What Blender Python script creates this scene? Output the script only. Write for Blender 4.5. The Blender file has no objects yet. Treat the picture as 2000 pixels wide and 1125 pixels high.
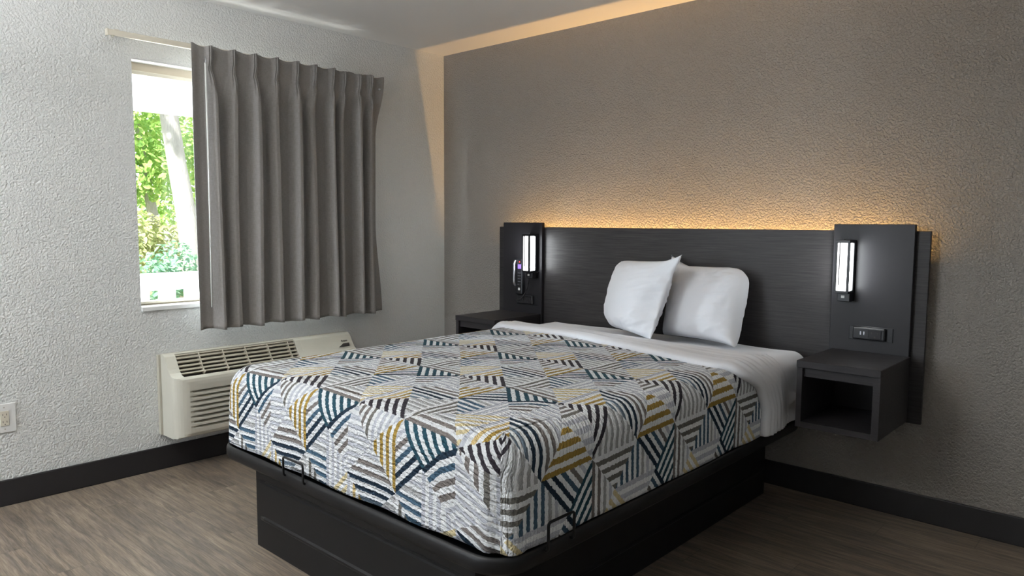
import bpy, bmesh, math, random
from mathutils import Vector, Matrix, noise as mnoise
random.seed(7)
PI = math.pi
S = bpy.context.scene
C = S.collection

# ------------------------------------------------------------------ helpers
def obj(name, bm, mat=None, parent=None, smooth=False, kind=None):
    me = bpy.data.meshes.new(name)
    bm.normal_update()
    bm.to_mesh(me); bm.free()
    if mat is not None:
        for m in (mat if isinstance(mat, (list, tuple)) else [mat]):
            me.materials.append(m)
    if smooth:
        for p in me.polygons: p.use_smooth = True
    o = bpy.data.objects.new(name, me)
    C.objects.link(o)
    if parent is not None:
        o.parent = parent
        w = Vector(); q = parent
        while q is not None:
            w += q.location; q = q.parent
        o.location = -w
    if kind: o['kind'] = kind
    return o

def thing(name, label, cat, loc=(0, 0, 0), group=None):
    o = bpy.data.objects.new(name, None)
    o.empty_display_size = .05
    C.objects.link(o); o.location = loc
    o['label'] = label; o['category'] = cat
    if group: o['group'] = group
    return o

def tag(o, label, cat, group=None):
    o['label'] = label; o['category'] = cat
    if group: o['group'] = group
    return o

def box(bm, x0, x1, y0, y1, z0, z1, bev=0, seg=2):
    x0, x1 = sorted((x0, x1)); y0, y1 = sorted((y0, y1)); z0, z1 = sorted((z0, z1))
    r = bmesh.ops.create_cube(bm, size=1)
    vs = r['verts']
    for v in vs:
        v.co = Vector(((x0 + x1) / 2 + v.co.x * (x1 - x0), (y0 + y1) / 2 + v.co.y * (y1 - y0), (z0 + z1) / 2 + v.co.z * (z1 - z0)))
    if bev:
        es = list({e for v in vs for e in v.link_edges})
        bmesh.ops.bevel(bm, geom=es, offset=bev, segments=seg, profile=.5, affect='EDGES')

def bx(*a, **k):
    bm = bmesh.new(); box(bm, *a, **k); return bm

def tube(bm, pts, r, n=8, closed=False, caps=True):
    pts = [Vector(p) for p in pts]
    rings = []
    N = len(pts)
    prev = None
    for i, p in enumerate(pts):
        if closed: t = pts[(i + 1) % N] - pts[i - 1]
        else: t = pts[min(i + 1, N - 1)] - pts[max(i - 1, 0)]
        t.normalize()
        if prev is None:
            a = t.orthogonal().normalized()
        else:
            a = (prev - t * prev.dot(t)).normalized()
        prev = a
        b = t.cross(a)
        rr = r[i] if isinstance(r, (list, tuple)) else r
        rings.append([bm.verts.new(p + (a * math.cos(2 * PI * k / n) + b * math.sin(2 * PI * k / n)) * rr) for k in range(n)])
    for i in range(N if closed else N - 1):
        A, B = rings[i], rings[(i + 1) % N]
        for k in range(n):
            bm.faces.new((A[k], A[(k + 1) % n], B[(k + 1) % n], B[k]))
    if caps and not closed:
        bm.faces.new(rings[0][::-1]); bm.faces.new(rings[-1])

def rounded(pts, r, n=5):
    """round the inner corners of a polyline"""
    pts = [Vector(p) for p in pts]
    out = [pts[0]]
    for a, b, c in zip(pts, pts[1:], pts[2:]):
        d1 = (a - b).normalized(); d2 = (c - b).normalized()
        p1 = b + d1 * r; p2 = b + d2 * r
        for k in range(n + 1):
            t = k / n
            out.append(p1 * (1 - t) ** 2 + b * 2 * t * (1 - t) + p2 * t * t)
    out.append(pts[-1])
    return out

def lerp(a, b, t): return a + (b - a) * t
def sm(a, b, x):
    t = max(0, min(1, (x - a) / (b - a))); return t * t * (3 - 2 * t)
def interp(x, tab):
    if x <= tab[0][0]: return tab[0][1]
    for (x0, y0), (x1, y1) in zip(tab, tab[1:]):
        if x <= x1: return y0 + (y1 - y0) * (x - x0) / (x1 - x0)
    return tab[-1][1]
def nz(x, y, z=0): return mnoise.noise(Vector((x, y, z)))

# ------------------------------------------------------------------ materials
def srgb(r, g, b):
    f = lambda c: (c / 255 / 12.92) if c / 255 <= .04045 else ((c / 255 + .055) / 1.055) ** 2.4
    return (f(r), f(g), f(b), 1)

class NT:
    """tiny expression layer over a node tree"""
    def __init__(self, m):
        self.t = m.node_tree; self.n = self.t.nodes; self.l = self.t.links
    def new(self, ty, **k):
        n = self.n.new(ty)
        for a, v in k.items(): setattr(n, a, v)
        return n
    def put(self, sock, v):
        if isinstance(v, X): self.l.new(v.s, sock)
        elif isinstance(v, bpy.types.NodeSocket): self.l.new(v, sock)
        else: sock.default_value = v
    def math(self, op, a, b=0.0, c=None):
        n = self.new('ShaderNodeMath', operation=op)
        self.put(n.inputs[0], a); self.put(n.inputs[1], b)
        if c is not None: self.put(n.inputs[2], c)
        return X(self, n.outputs[0])
    def mix(self, f, a, b):
        n = self.new('ShaderNodeMix', data_type='RGBA')
        self.put(n.inputs[0], f); self.put(n.inputs[6], a); self.put(n.inputs[7], b)
        return n.outputs[2]
    def ramp(self, f, stops, const=False):
        n = self.new('ShaderNodeValToRGB')
        cr = n.color_ramp
        cr.interpolation = 'CONSTANT' if const else 'LINEAR'
        while len(cr.elements) < len(stops): cr.elements.new(.5)
        for e, (p, c) in zip(cr.elements, stops):
            e.position = p; e.color = c
        self.put(n.inputs[0], f)
        return n.outputs[0]
    def noise(self, vec, scale, detail=2, rough=.5, dist=0):
        n = self.new('ShaderNodeTexNoise')
        self.put(n.inputs['Vector'], vec)
        n.inputs['Scale'].default_value = scale; n.inputs['Detail'].default_value = detail
        n.inputs['Roughness'].default_value = rough; n.inputs['Distortion'].default_value = dist
        return X(self, n.outputs[0])
    def mapping(self, vec, scale=(1, 1, 1), rot=(0, 0, 0)):
        n = self.new('ShaderNodeMapping')
        self.put(n.inputs[0], vec)
        n.inputs['Scale'].default_value = scale; n.inputs['Rotation'].default_value = rot
        return n.outputs[0]
    def bump(self, h, strength=.5, dist=.01, normal=None):
        n = self.new('ShaderNodeBump')
        n.inputs['Strength'].default_value = strength; n.inputs['Distance'].default_value = dist
        self.put(n.inputs['Height'], h)
        if normal is not None: self.l.new(normal, n.inputs['Normal'])
        return n.outputs[0]

class X:
    def __init__(self, nt, s): self.nt = nt; self.s = s
    def __add__(a, b): return a.nt.math('ADD', a, b)
    def __radd__(a, b): return a.nt.math('ADD', b, a)
    def __sub__(a, b): return a.nt.math('SUBTRACT', a, b)
    def __rsub__(a, b): return a.nt.math('SUBTRACT', b, a)
    def __mul__(a, b): return a.nt.math('MULTIPLY', a, b)
    __rmul__ = __mul__
    def __truediv__(a, b): return a.nt.math('DIVIDE', a, b)
    def floor(a): return a.nt.math('FLOOR', a)
    def frac(a): return a.nt.math('FRACT', a)
    def abs(a): return a.nt.math('ABSOLUTE', a)
    def gt(a, b): return a.nt.math('GREATER_THAN', a, b)
    def lt(a, b): return a.nt.math('LESS_THAN', a, b)

def mat(name, color=(.5, .5, .5, 1), rough=.5, metal=0, spec=.5, emit=None, estr=0):
    m = bpy.data.materials.new(name); m.use_nodes = True
    b = m.node_tree.nodes['Principled BSDF']
    b.inputs['Base Color'].default_value = color
    b.inputs['Roughness'].default_value = rough
    b.inputs['Metallic'].default_value = metal
    b.inputs['Specular IOR Level'].default_value = spec
    if emit is not None:
        b.inputs['Emission Color'].default_value = emit
        b.inputs['Emission Strength'].default_value = estr
    return m, b, NT(m)

def coords(nt, kind='Object'):
    return nt.new('ShaderNodeTexCoord').outputs[kind]

def grain_mat(name, c1, c2, rough, scale, bump=.1, bd=.001, spec=.5, nscale=4):
    """fine mottled procedural finish"""
    m, b, nt = mat(name, c1, rough, spec=spec)
    v = nt.mapping(coords(nt), scale)
    n = nt.noise(v, nscale, 4, .6)
    nt.put(b.inputs['Base Color'], nt.mix(n, c1, c2))
    nt.put(b.inputs['Normal'], nt.bump(n, bump, bd))
    return m

def wall_mat(name, c1, c2, strength):
    m, b, nt = mat(name, c1, .62, spec=.45)
    co = coords(nt)
    v = nt.mapping(co, (1, 1, 1))
    big = nt.noise(v, 3, 3, .6)
    nt.put(b.inputs['Base Color'], nt.mix(big, c1, c2))
    n1 = nt.noise(v, 95, 3, .6, .3)
    vo = nt.new('ShaderNodeTexVoronoi', feature='SMOOTH_F1')
    nt.put(vo.inputs['Vector'], v); vo.inputs['Scale'].default_value = 120
    h = n1 * 1.0 + X(nt, vo.outputs[0]) * -.45
    r = nt.ramp(h, [(.12, (0, 0, 0, 1)), (.42, (1, 1, 1, 1))])
    nt.put(b.inputs['Normal'], nt.bump(r, strength, .0060))
    return m

M_WALLB = wall_mat('taupe_wall_paint', srgb(149, 144, 138), srgb(155, 150, 143), .85)
M_WALLL = wall_mat('light_grey_wall_paint', srgb(222, 223, 221), srgb(228, 228, 225), .6)
M_CEIL, b_, nt_ = mat('ceiling_paint', srgb(236, 234, 231), .55)
nt_.put(b_.inputs['Normal'], nt_.bump(nt_.noise(coords(nt_), 3, 2), .15, .01))

def floor_mat():
    m, b, nt = mat('oak_vinyl_plank', (.2, .17, .14, 1), .42, spec=.4)
    co = coords(nt)
    sp = nt.new('ShaderNodeSeparateXYZ'); nt.put(sp.inputs[0], co)
    x, y = X(nt, sp.outputs[0]), X(nt, sp.outputs[1])
    PW = .152
    row = (y / PW).floor()
    off = ((row * 12.9898).frac() * 7.31).frac()
    xs = x / 1.22 + off * 3.7
    pid = (row * 7.13 + xs.floor() * 3.71)
    rnd = (nt.math('SINE', pid * 12.9) * 4375.5).frac()
    rnd = rnd.abs()
    cmb = nt.new('ShaderNodeCombineXYZ')
    nt.put(cmb.inputs[0], x * 1.6); nt.put(cmb.inputs[1], y * 17); nt.put(cmb.inputs[2], rnd * 9)
    g1 = nt.noise(cmb.outputs[0], 2.2, 6, .62, .7)
    cm2 = nt.new('ShaderNodeCombineXYZ')
    nt.put(cm2.inputs[0], x * 4); nt.put(cm2.inputs[1], y * 90); nt.put(cm2.inputs[2], rnd * 5)
    g2 = nt.noise(cm2.outputs[0], 2.5, 4, .7, .3)
    cm3 = nt.new('ShaderNodeCombineXYZ')
    nt.put(cm3.inputs[0], x * 1.3); nt.put(cm3.inputs[1], y * 5); nt.put(cm3.inputs[2], rnd * 3)
    g3 = nt.noise(cm3.outputs[0], 2.2, 3, .6)
    col = nt.ramp(g1, [(.30, srgb(84, 73, 66)), (.45, srgb(128, 115, 101)), (.57, srgb(156, 140, 120)), (.72, srgb(178, 163, 143))])
    col = nt.mix(nt.math('MULTIPLY', g3, .55), col, srgb(128, 119, 114))
    dark = nt.ramp(g2, [(.35, (.55, .53, .5, 1)), (.6, (1, 1, 1, 1))])
    mx = nt.new('ShaderNodeMix', data_type='RGBA', blend_type='MULTIPLY')
    nt.put(mx.inputs[0], .8); nt.put(mx.inputs[6], col); nt.put(mx.inputs[7], dark)
    br = nt.new('ShaderNodeHueSaturation')
    nt.put(br.inputs['Value'], rnd * .2 + .74); nt.put(br.inputs['Color'], mx.outputs[2])
    fy = ((y / PW).frac() - .5).abs(); fx = (xs.frac() - .5).abs()
    seam = nt.math('MAXIMUM', fy.gt(.493), fx.gt(.4988))
    nt.put(b.inputs['Base Color'], nt.mix(seam * .45, br.outputs[0], srgb(60, 52, 46)))
    nt.put(b.inputs['Normal'], nt.bump(g2 - seam * .6, .25, .001))
    nt.put(b.inputs['Roughness'], g1 * .2 + .36)
    return m
M_FLOOR = floor_mat()

M_BASE = grain_mat('black_vinyl_base', srgb(31, 29, 31), srgb(36, 34, 36), .5, (1, 1, 1), .05)
M_METAL = grain_mat('black_powder_coat', srgb(14, 14, 16), srgb(18, 18, 20), .46, (30, 30, 30), .12, .0006, .35)
def wood_mat(name, axis, c1, c2, rough=.4):
    m, b, nt = mat(name, c1, rough, spec=.32)
    sc = {'x': (2, 60, 60), 'z': (60, 60, 2)}[axis]
    v = nt.mapping(coords(nt), sc)
    n = nt.noise(v, 3, 5, .65, .2)
    col = nt.ramp(n, [(.3, c1), (.7, c2)])
    nt.put(b.inputs['Base Color'], col)
    nt.put(b.inputs['Normal'], nt.bump(n, .35, .0012))
    nt.put(b.inputs['Roughness'], n * .25 + (rough - .1))
    return m
M_PANEL = wood_mat('espresso_textured_laminate', 'x', srgb(34, 32, 33), srgb(62, 59, 59), .42)
M_TOWER = grain_mat('black_smooth_laminate', srgb(34, 33, 36), srgb(39, 37, 40), .42, (6, 6, 6), .05, .001, .35)
M_NIGHT = wood_mat('charcoal_laminate', 'x', srgb(40, 38, 40), srgb(52, 49, 51), .45)
M_SHEET = grain_mat('white_cotton', srgb(226, 227, 231), srgb(232, 233, 237), .8, (1, 1, 1), .15, .004, .25, 9)
M_PTAC = grain_mat('beige_plastic', srgb(200, 197, 184), srgb(206, 203, 190), .45, (2, 2, 2), .05)
M_SLEEVE = grain_mat('grey_sleeve_metal', srgb(176, 172, 158), srgb(184, 180, 166), .5, (5, 5, 5), .1)
M_DARK = grain_mat('dark_cavity_plastic', srgb(58, 54, 50), srgb(64, 60, 56), .7, (5, 5, 5), .05)
M_LOUV = grain_mat('louver_plastic', srgb(170, 163, 147), srgb(178, 170, 154), .5, (5, 5, 5), .05)
M_WHITE = grain_mat('white_plastic', srgb(230, 230, 228), srgb(236, 236, 233), .4, (5, 5, 5), .05)
M_IVORY = grain_mat('ivory_metal', srgb(214, 207, 190), srgb(220, 213, 197), .4, (5, 5, 5), .05)
M_FRAMEW = grain_mat('beige_vinyl_frame', srgb(200, 188, 168), srgb(208, 196, 176), .5, (5, 5, 5), .05)
M_BLACK = grain_mat('black_plastic', srgb(26, 26, 29), srgb(31, 31, 34), .35, (8, 8, 8), .05)
M_CHROME, b_, nt_ = mat('brushed_steel', srgb(190, 190, 196), .3, 1)
nt_.put(b_.inputs['Roughness'], nt_.noise(coords(nt_), 60, 2) * .2 + .2)
M_INK = grain_mat('dark_ink', srgb(44, 40, 38), srgb(48, 44, 42), .6, (5, 5, 5), .02)
M_DIFFS, b_, nt_ = mat('lit_side_diffuser', srgb(250, 250, 255), .4, emit=(.93, .98, 1, 1), estr=27.0)
nt_.put(b_.inputs['Roughness'], nt_.noise(coords(nt_), 40, 2) * .1 + .35)
M_DIFF, b_, nt_ = mat('lit_diffuser', srgb(250, 250, 255), .4, emit=(1, .985, 1, 1), estr=4.0)
nt_.put(b_.inputs['Roughness'], nt_.noise(coords(nt_), 40, 2) * .1 + .35)
M_LED, b_, nt_ = mat('warm_led', srgb(255, 200, 110), .4, emit=(1, .62, .2, 1), estr=3.0)
nt_.put(b_.inputs['Roughness'], nt_.noise(coords(nt_), 40, 2) * .1 + .35)
M_RED, b_, nt_ = mat('red_indicator', srgb(220, 40, 40), .4, emit=(1, .05, .05, 1), estr=1.5)
nt_.put(b_.inputs['Roughness'], nt_.noise(coords(nt_), 40, 2) * .1 + .35)
M_LCD, b_, nt_ = mat('violet_display', srgb(120, 90, 220), .3, emit=(.25, .16, .8, 1), estr=.8)
nt_.put(b_.inputs['Roughness'], nt_.noise(coords(nt_), 40, 2) * .1 + .25)

def curtain_mat():
    m, b, nt = mat('grey_woven_drape', srgb(104, 100, 99), .85, spec=.2)
    uv = coords(nt, 'UV')
    a = nt.noise(nt.mapping(uv, (520, 40, 1)), 1, 3, .6)
    c = nt.noise(nt.mapping(uv, (30, 640, 1)), 1, 3, .6)
    t = a * .5 + c * .5
    nt.put(b.inputs['Base Color'], nt.ramp(t, [(.3, srgb(120, 116, 114)), (.5, srgb(141, 137, 134)), (.7, srgb(158, 154, 151))]))
    nt.put(b.inputs['Normal'], nt.bump(t, .25, .001))
    return m
M_CURT = curtain_mat()

# ---- quilt: diamonds of striped triangles, evaluated from lattice UVs
def quilt_mat():
    m, b, nt = mat('striped_patchwork_quilt', (.8, .8, .8, 1), .85, spec=.2)
    uv = nt.new('ShaderNodeUVMap'); uv.uv_map = 'UVMap'
    sp = nt.new('ShaderNodeSeparateXYZ'); nt.put(sp.inputs[0], uv.outputs[0])
    U, V = X(nt, sp.outputs[0]), X(nt, sp.outputs[1])
    # puckered cloth: slight wobble of every seam and stripe
    w1 = nt.noise(nt.mapping(uv.outputs[0], (22, 22, 1)), 1, 1, .5)
    w2 = nt.noise(nt.mapping(uv.outputs[0], (19, 27, 1)), 1.3, 1, .5)
    U = U + (w1 - .5) * .035
    V = V + (w2 - .5) * .035
    p = U + V; q = U - V
    P = p.floor(); Q = q.floor()
    fp = p - P; fq = q - Q
    du = (fp + fq - 1.0) * .5
    dv = (fp - fq) * .5
    mh = (P * .5).floor()
    Pc = P - mh * 2.0
    Qc = Q - mh * 2.0
    Qc = Qc - (Qc * .25).floor() * 4.0
    cell = Pc * 4.0 + Qc                       # 0..7
    top = dv.gt(0.0); right = du.gt(0.0)
    W = srgb(234, 236, 238)
    dk = srgb(52, 48, 55); teal = srgb(36, 72, 86); navy = srgb(28, 46, 62); blue = srgb(66, 92, 112)
    slate = srgb(104, 120, 134); gold = srgb(158, 131, 64); lg = srgb(205, 181, 128); cream = srgb(212, 198, 158)
    tp = srgb(118, 112, 109); ol = srgb(112, 110, 105); gr = srgb(166, 167, 168); lav = srgb(190, 193, 202); lt = srgb(204, 206, 210)
    D = 5.657
    def cid(cu, cv):
        P = math.floor(cu + cv); Q = math.floor(cu - cv)
        h = math.floor(P / 2); P -= 2 * h; Q = (Q - 2 * h) % 4
        return P * 4 + Q
    def stripes(d, cols, white_first=False, n=8):
        if white_first: d = d + .5
        k = d.floor(); f = d.frac()
        stops = [(i / n if i == 0 else (i - .5) / n, cols[min(i, len(cols) - 1)]) for i in range(n)]
        c = nt.ramp((k + (.0 if not white_first else -1.0)) / float(n), stops, True)
        return f.lt(.5) if not white_first else f.lt(.5), c
    # per half: (distance, colours, white first)
    T = {
        cid(-.5, 0): ('U', ((1.0 - fp) * D, [dk], 0), ((du + .5) * 8.0, [tp, tp, tp, ol, lav, lav, lav, lav], 0)),
        cid(.5, 0): ('U', (dv * 8.0, [tp, tp, gr, lav], 0), (fp * D, [teal], 0)),
        cid(0, -.5): ('V', ((1.0 - fq) * D, [navy, navy, blue, tp, lav, lt], 0), (du * -8.0, [gold], 0)),
        cid(0, .5): ('V', (du * 8.0, [ol], 1), ((dv + .5) * 8.0, [gr], 0)),
        cid(.5, 1): ('V', (du * 8.0, [lav], 0), ((dv + .5) * 8.0, [blue, blue, blue, blue, blue, gr, lav, lt], 0)),
        cid(-.5, 1): ('U', (dv * 8.0, [tp, tp, lav, lav], 1), (dv * -8.0, [navy, navy, slate, slate], 0)),
        cid(1, .5): ('V', (du * 8.0, [lav, lg, gold, gold], 0), (fq * D, [cream], 0)),
        cid(1, -.5): ('V', ((dv + .5) * 8.0, [lav], 0), (fq * D, [navy, blue, tp, tp, lav, lav], 0)),
    }
    colr = None
    for i in range(8):
        split, hi, lo = T[i]
        def tri(t):
            msk, c = stripes(t[0], t[1], bool(t[2]))
            return nt.mix(msk, W, c)
        cc = nt.mix(top if split == 'U' else right, tri(lo), tri(hi))
        if colr is None: colr = cc
        else: colr = nt.mix((cell - float(i)).abs().lt(.5), colr, cc)
    fine = nt.noise(nt.mapping(uv.outputs[0], (60, 60, 1)), 1, 3, .6)
    hs = nt.new('ShaderNodeHueSaturation')
    nt.put(hs.inputs['Value'], fine * .14 + .99); nt.put(hs.inputs['Color'], colr)
    nt.put(b.inputs['Base Color'], hs.outputs[0])
    # seersucker: short puffs in rows
    n1 = nt.noise(nt.mapping(uv.outputs[0], (9, 34, 1)), 1, 2, .5, .4)
    n2 = nt.noise(nt.mapping(uv.outputs[0], (30, 26, 1)), 1, 2, .5)
    rows = nt.math('SINE', (V + (n2 - .5) * .05) * 98.0) * .5 + .5
    h = n1 * .9 + n2 * .5 + rows * n2 * .5
    nt.put(b.inputs['Normal'], nt.bump(h, 1.0, .012))
    return m
M_QUILT = quilt_mat()

# ------------------------------------------------------------------ the room
H = 2.44
XR, YF = 4.75, -5.9
WY0, WY1, WZ0, WZ1 = -2.06, -1.0, .853, 2.09        # window opening
WT = .16
bm = bmesh.new(); box(bm, -WT, XR + .1, YF - .1, .12, -.1, 0); obj('floor', bm, M_FLOOR, kind='structure')
bm = bmesh.new(); box(bm, -WT, XR + .1, YF - .1, .12, H, H + .1); obj('ceiling', bm, M_CEIL, kind='structure')
bm = bmesh.new(); box(bm, -WT, XR + .1, 0, .12, 0, H); obj('wall_back', bm, M_WALLB, kind='structure')
bm = bmesh.new()
box(bm, -WT, 0, YF, WY0, 0, H); box(bm, -WT, 0, WY1, 0, 0, H)
box(bm, -WT, 0, WY0, WY1, 0, WZ0); box(bm, -WT, 0, WY0, WY1, WZ1, H)
obj('wall_left', bm, M_WALLL, kind='structure')
obj('wall_right', bx(XR, XR + .1, YF, 0, 0, H), M_WALLL, kind='structure')
obj('wall_front', bx(-WT, XR + .1, YF - .1, YF, 0, H), M_WALLL, kind='structure')
bm = bmesh.new()
for a_ in ((.18, .24, .64, 2.26), (1.26, 1.32, .64, 2.26), (.24, 1.26, .64, .70), (.24, 1.26, 2.20, 2.26)): box(bm, a_[0], a_[1], YF + .0005, YF + .04, a_[2], a_[3])
obj('added_fill_frame', bm, M_FRAMEW, kind='structure')  # added frame dressing the front fill light; no opening behind it
obj('baseboard_back', bx(0, XR, -.012, 0, 0, .12, bev=.004), M_BASE, kind='structure')
obj('baseboard_left', bx(0, .012, YF, -.012, 0, .12, bev=.004), M_BASE, kind='structure')

# window
win = bpy.data.objects.new('window_1', None); C.objects.link(win); win['kind'] = 'structure'
win.location = (-.1, (WY0 + WY1) / 2, WZ0)
bm = bmesh.new()
fx0, fx1 = -.14, -.075
fw = .05
box(bm, fx0, fx1, WY0, WY1, WZ1 - fw, WZ1, bev=.004); box(bm, fx0, fx1, WY0, WY1, WZ0, WZ0 + .016, bev=.004)
box(bm, fx0, fx1, WY0, WY0 + .012, WZ0, WZ1); box(bm, fx0, fx1, WY1 - .03, WY1, WZ0, WZ1)
box(bm, fx0 + .01, fx1 - .012, -1.42, -1.38, WZ0, WZ1)
obj('window_frame', bm, M_FRAMEW, win)
bm = bmesh.new()
box(bm, fx0 + .02, fx1 + .012, WY0 + .012, WY1, WZ1 - fw - .016, WZ1 - fw + .004, bev=.003)
box(bm, fx0 + .02, fx1 + .012, WY0 + .012, WY1, WZ0 + .012, WZ0 + .024, bev=.003)
obj('window_track', bm, M_IVORY, win)
m_, b_, nt_ = mat('clear_glass', (1, 1, 1, 1), .0)
for n in list(m_.node_tree.nodes):
    if n.type == 'BSDF_PRINCIPLED': m_.node_tree.nodes.remove(n)
tr = nt_.new('ShaderNodeBsdfTransparent'); tr.inputs[0].default_value = (.97, .985, .98, 1)
gl = nt_.new('ShaderNodeBsdfGlossy'); gl.inputs['Roughness'].default_value = .02
ms = nt_.new('ShaderNodeMixShader')
ms.inputs[0].default_value = .03; nt_.l.new(tr.outputs[0], ms.inputs[1]); nt_.l.new(gl.outputs[0], ms.inputs[2])
nt_.l.new(ms.outputs[0], [n for n in nt_.n if n.type == 'OUTPUT_MATERIAL'][0].inputs[0])
obj('window_pane', bx(-.112, -.108, WY0 + .012, WY1 - .03, WZ0 + .018, WZ1 - fw), m_, win)
obj('window_sill', bx(-.075, .012, WY0 + .001, WY1, WZ0 - .02, WZ0 + .004, bev=.004), M_WHITE, win)
bm = bmesh.new(); box(bm, -.075, -.002, WY0 + .001, WY1 - .001, WZ1 - .006, WZ1 - .001)
obj('window_lintel', bm, M_WHITE, win)

# ------------------------------------------------------------------ outside
M_PORCH = grain_mat('white_porch_paint', srgb(240, 240, 238), srgb(246, 246, 243), .6, (3, 3, 3), .1)
M_CONC = grain_mat('pale_concrete', srgb(190, 186, 178), srgb(205, 201, 192), .8, (3, 3, 3), .2)
M_SOIL = grain_mat('leaf_litter_ground', srgb(150, 140, 110), srgb(120, 135, 80), .9, (1, 1, 1), .3)
obj('ground', bx(-26, -1.75, -12, 22, -.4, -.25), M_SOIL, kind='structure')
obj('walkway', bx(-1.75, -WT, -9, 5, -.2, -.02), M_CONC, kind='structure')
obj('trim_1', bx(-1.62, -1.42, -9, 5, 2.06, 2.5), M_PORCH, kind='structure')
roof = obj('porch_roof', bx(-1.62, -WT - .002, -9, 5, 2.5, 2.6), M_PORCH, kind='structure')
rail = thing('porch_railing', 'white porch railing with square gaps seen low through the window', 'railing', (-1.5, -1.3, -.02))
obj('top_rail', bx(-1.56, -1.44, -5, 3, .802, .92, bev=.01), M_PORCH, rail)
obj('bottom_rail', bx(-1.54, -1.46, -5, 3, .02, .12, bev=.006), M_PORCH, rail)
bal = None
for k in range(-9, 14):
    y0 = -1.378 + k * .182
    if bal is None:
        bal = obj('baluster', bx(-1.52, -1.48, y0, y0 + .108, .11, .806), M_PORCH, rail)
        by = y0; bl = bal.location.copy()
    else:
        c = bal.copy(); C.objects.link(c); c.parent = rail
        c.location = bl + Vector((0, y0 - by, 0))

def leaf_mat(name, c1, c2, c3):
    m, b, nt = mat(name, c1, .55)
    oi = nt.new('ShaderNodeTexCoord').outputs['Object']
    n = nt.noise(oi, 7, 2, .7)
    nt.put(b.inputs['Base Color'], nt.ramp(n, [(.3, c1), (.5, c2), (.68, c3)]))
    tb = nt.new('ShaderNodeBsdfTranslucent'); tb.inputs[0].default_value = c2
    ms = nt.new('ShaderNodeMixShader'); ms.inputs[0].default_value = .4
    out = [x for x in nt.n if x.type == 'OUTPUT_MATERIAL'][0]
    nt.l.new(b.outputs[0], ms.inputs[1]); nt.l.new(tb.outputs[0], ms.inputs[2]); nt.l.new(ms.outputs[0], out.inputs[0])
    return m
L1 = leaf_mat('fresh_leaves', srgb(110, 158, 88), srgb(164, 200, 112), srgb(216, 224, 150))
L2 = leaf_mat('cool_leaves', srgb(110, 158, 140), srgb(150, 192, 166), srgb(200, 222, 190))
L3 = leaf_mat('rusty_leaves', srgb(196, 176, 150), srgb(184, 196, 140), srgb(230, 220, 196))
M_BARK = grain_mat('grey_bark', srgb(150, 146, 146), srgb(200, 196, 194), .9, (14, 14, 3), .8, .02)

def leaves(bm, blobs, n, size, rnd):
    for _ in range(n):
        bxl = rnd.choice(blobs)
        c, r = Vector(bxl[0]), bxl[1]
        while True:
            d = Vector((rnd.uniform(-1, 1), rnd.uniform(-1, 1), rnd.uniform(-1, 1)))
            if .25 < d.length < 1: break
        p = c + d * r
        nrm = (d.normalized() + Vector((rnd.uniform(-1, 1), rnd.uniform(-1, 1), rnd.uniform(-.2, 1.4)))).normalized()
        a = nrm.orthogonal().normalized()
        a = (Matrix.Rotation(rnd.uniform(0, 6.28), 3, nrm) @ a)
        b = nrm.cross(a)
        s = size * rnd.uniform(.6, 1.3)
        v = [bm.verts.new(p + a * s * x + b * s * y + nrm * s * z) for x, y, z in
             ((-1, 0, 0), (-.3, -.5, .12), (.5, -.4, .08), (1.1, 0, -.15), (.5, .4, .08), (-.3, .5, .12))]
        bm.faces.new(v)

def far(k, pts):
    c = Vector((3.864, -3.493, 1.292))
    out = []
    for p in pts:
        q = p[0] if isinstance(p[0], tuple) else p
        v = c + (Vector(q) - c) * k
        out.append((tuple(v), p[1] * k) if isinstance(p[0], tuple) else tuple(v))
    return out
def tree(name, label, cat, base, trunk_pts, trunk_r, blobs, n, size, lm, seed, group=None):
    rnd = random.Random(seed)
    t = thing(name, label, cat, base, group)
    if trunk_pts:
        bm = bmesh.new(); tube(bm, trunk_pts, trunk_r, 10)
        obj('trunk', bm, M_BARK, t, True)
    bm = bmesh.new(); leaves(bm, blobs, n, size, rnd)
    obj('foliage', bm, lm, t)
    return t
tree('leaning_tree', 'tall tree with a pale grey leaning trunk right of centre in the window', 'tree', (-6.05, .92, -.25),
     [(-6.05, .98, -.3), (-6.02, .87, .6), (-6, .80, 1.3), (-6, .69, 2.0), (-6, .60, 2.7), (-6, .5, 3.6), (-6, .35, 5)], [.17, .15, .135, .12, .115, .1, .06],
     [((-6, .3, 4.6), 1.1), ((-6.3, 1.2, 4.2), .9), ((-5.8, -.5, 4.4), .8)], 1500, .09, L1, 1)
tree('leafy_tree', 'bright green leafy tree filling the upper left of the window view', 'tree', (-7.2, .9, -.25),
     far(1.14, [(-7.2, .9, -.08), (-7.2, .85, 1.2), (-7.1, .6, 2.6), (-7.0, .45, 3.4)]), [.1, .09, .06, .03],
     far(1.14, [((-7, .45, 2.55), .5), ((-6.9, .75, 2.0), .42), ((-7.2, .3, 1.75), .4), ((-7.4, 1.2, 2.4), .5), ((-7, .6, 3.1), .6), ((-7.3, 1.9, 2.2), .6), ((-7, -.3, 2.2), .5), ((-7, -1.3, 2.3), .7), ((-7.2, -2.3, 2.0), .8), ((-7, -1.7, 1.2), .6), ((-7.4, -3.4, 2.2), .9)]), 5400, .062, L1, 2)
tree('young_tree', 'yellow green young tree behind the leaning trunk', 'tree', (-9, 2.0, -.25),
     far(1.12, [(-9, 2.0, -.1), (-9, 2.05, 1), (-9, 2, 2.6)]), [.07, .06, .03],
     far(1.12, [((-9, 1.9, 2.4), .6), ((-9, 2.4, 1.8), .6), ((-9, 1.55, 1.5), .55), ((-9, 2.6, 2.8), .6), ((-9.2, 1.3, 2.9), .5)]), 2600, .065, L1, 3)
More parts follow.
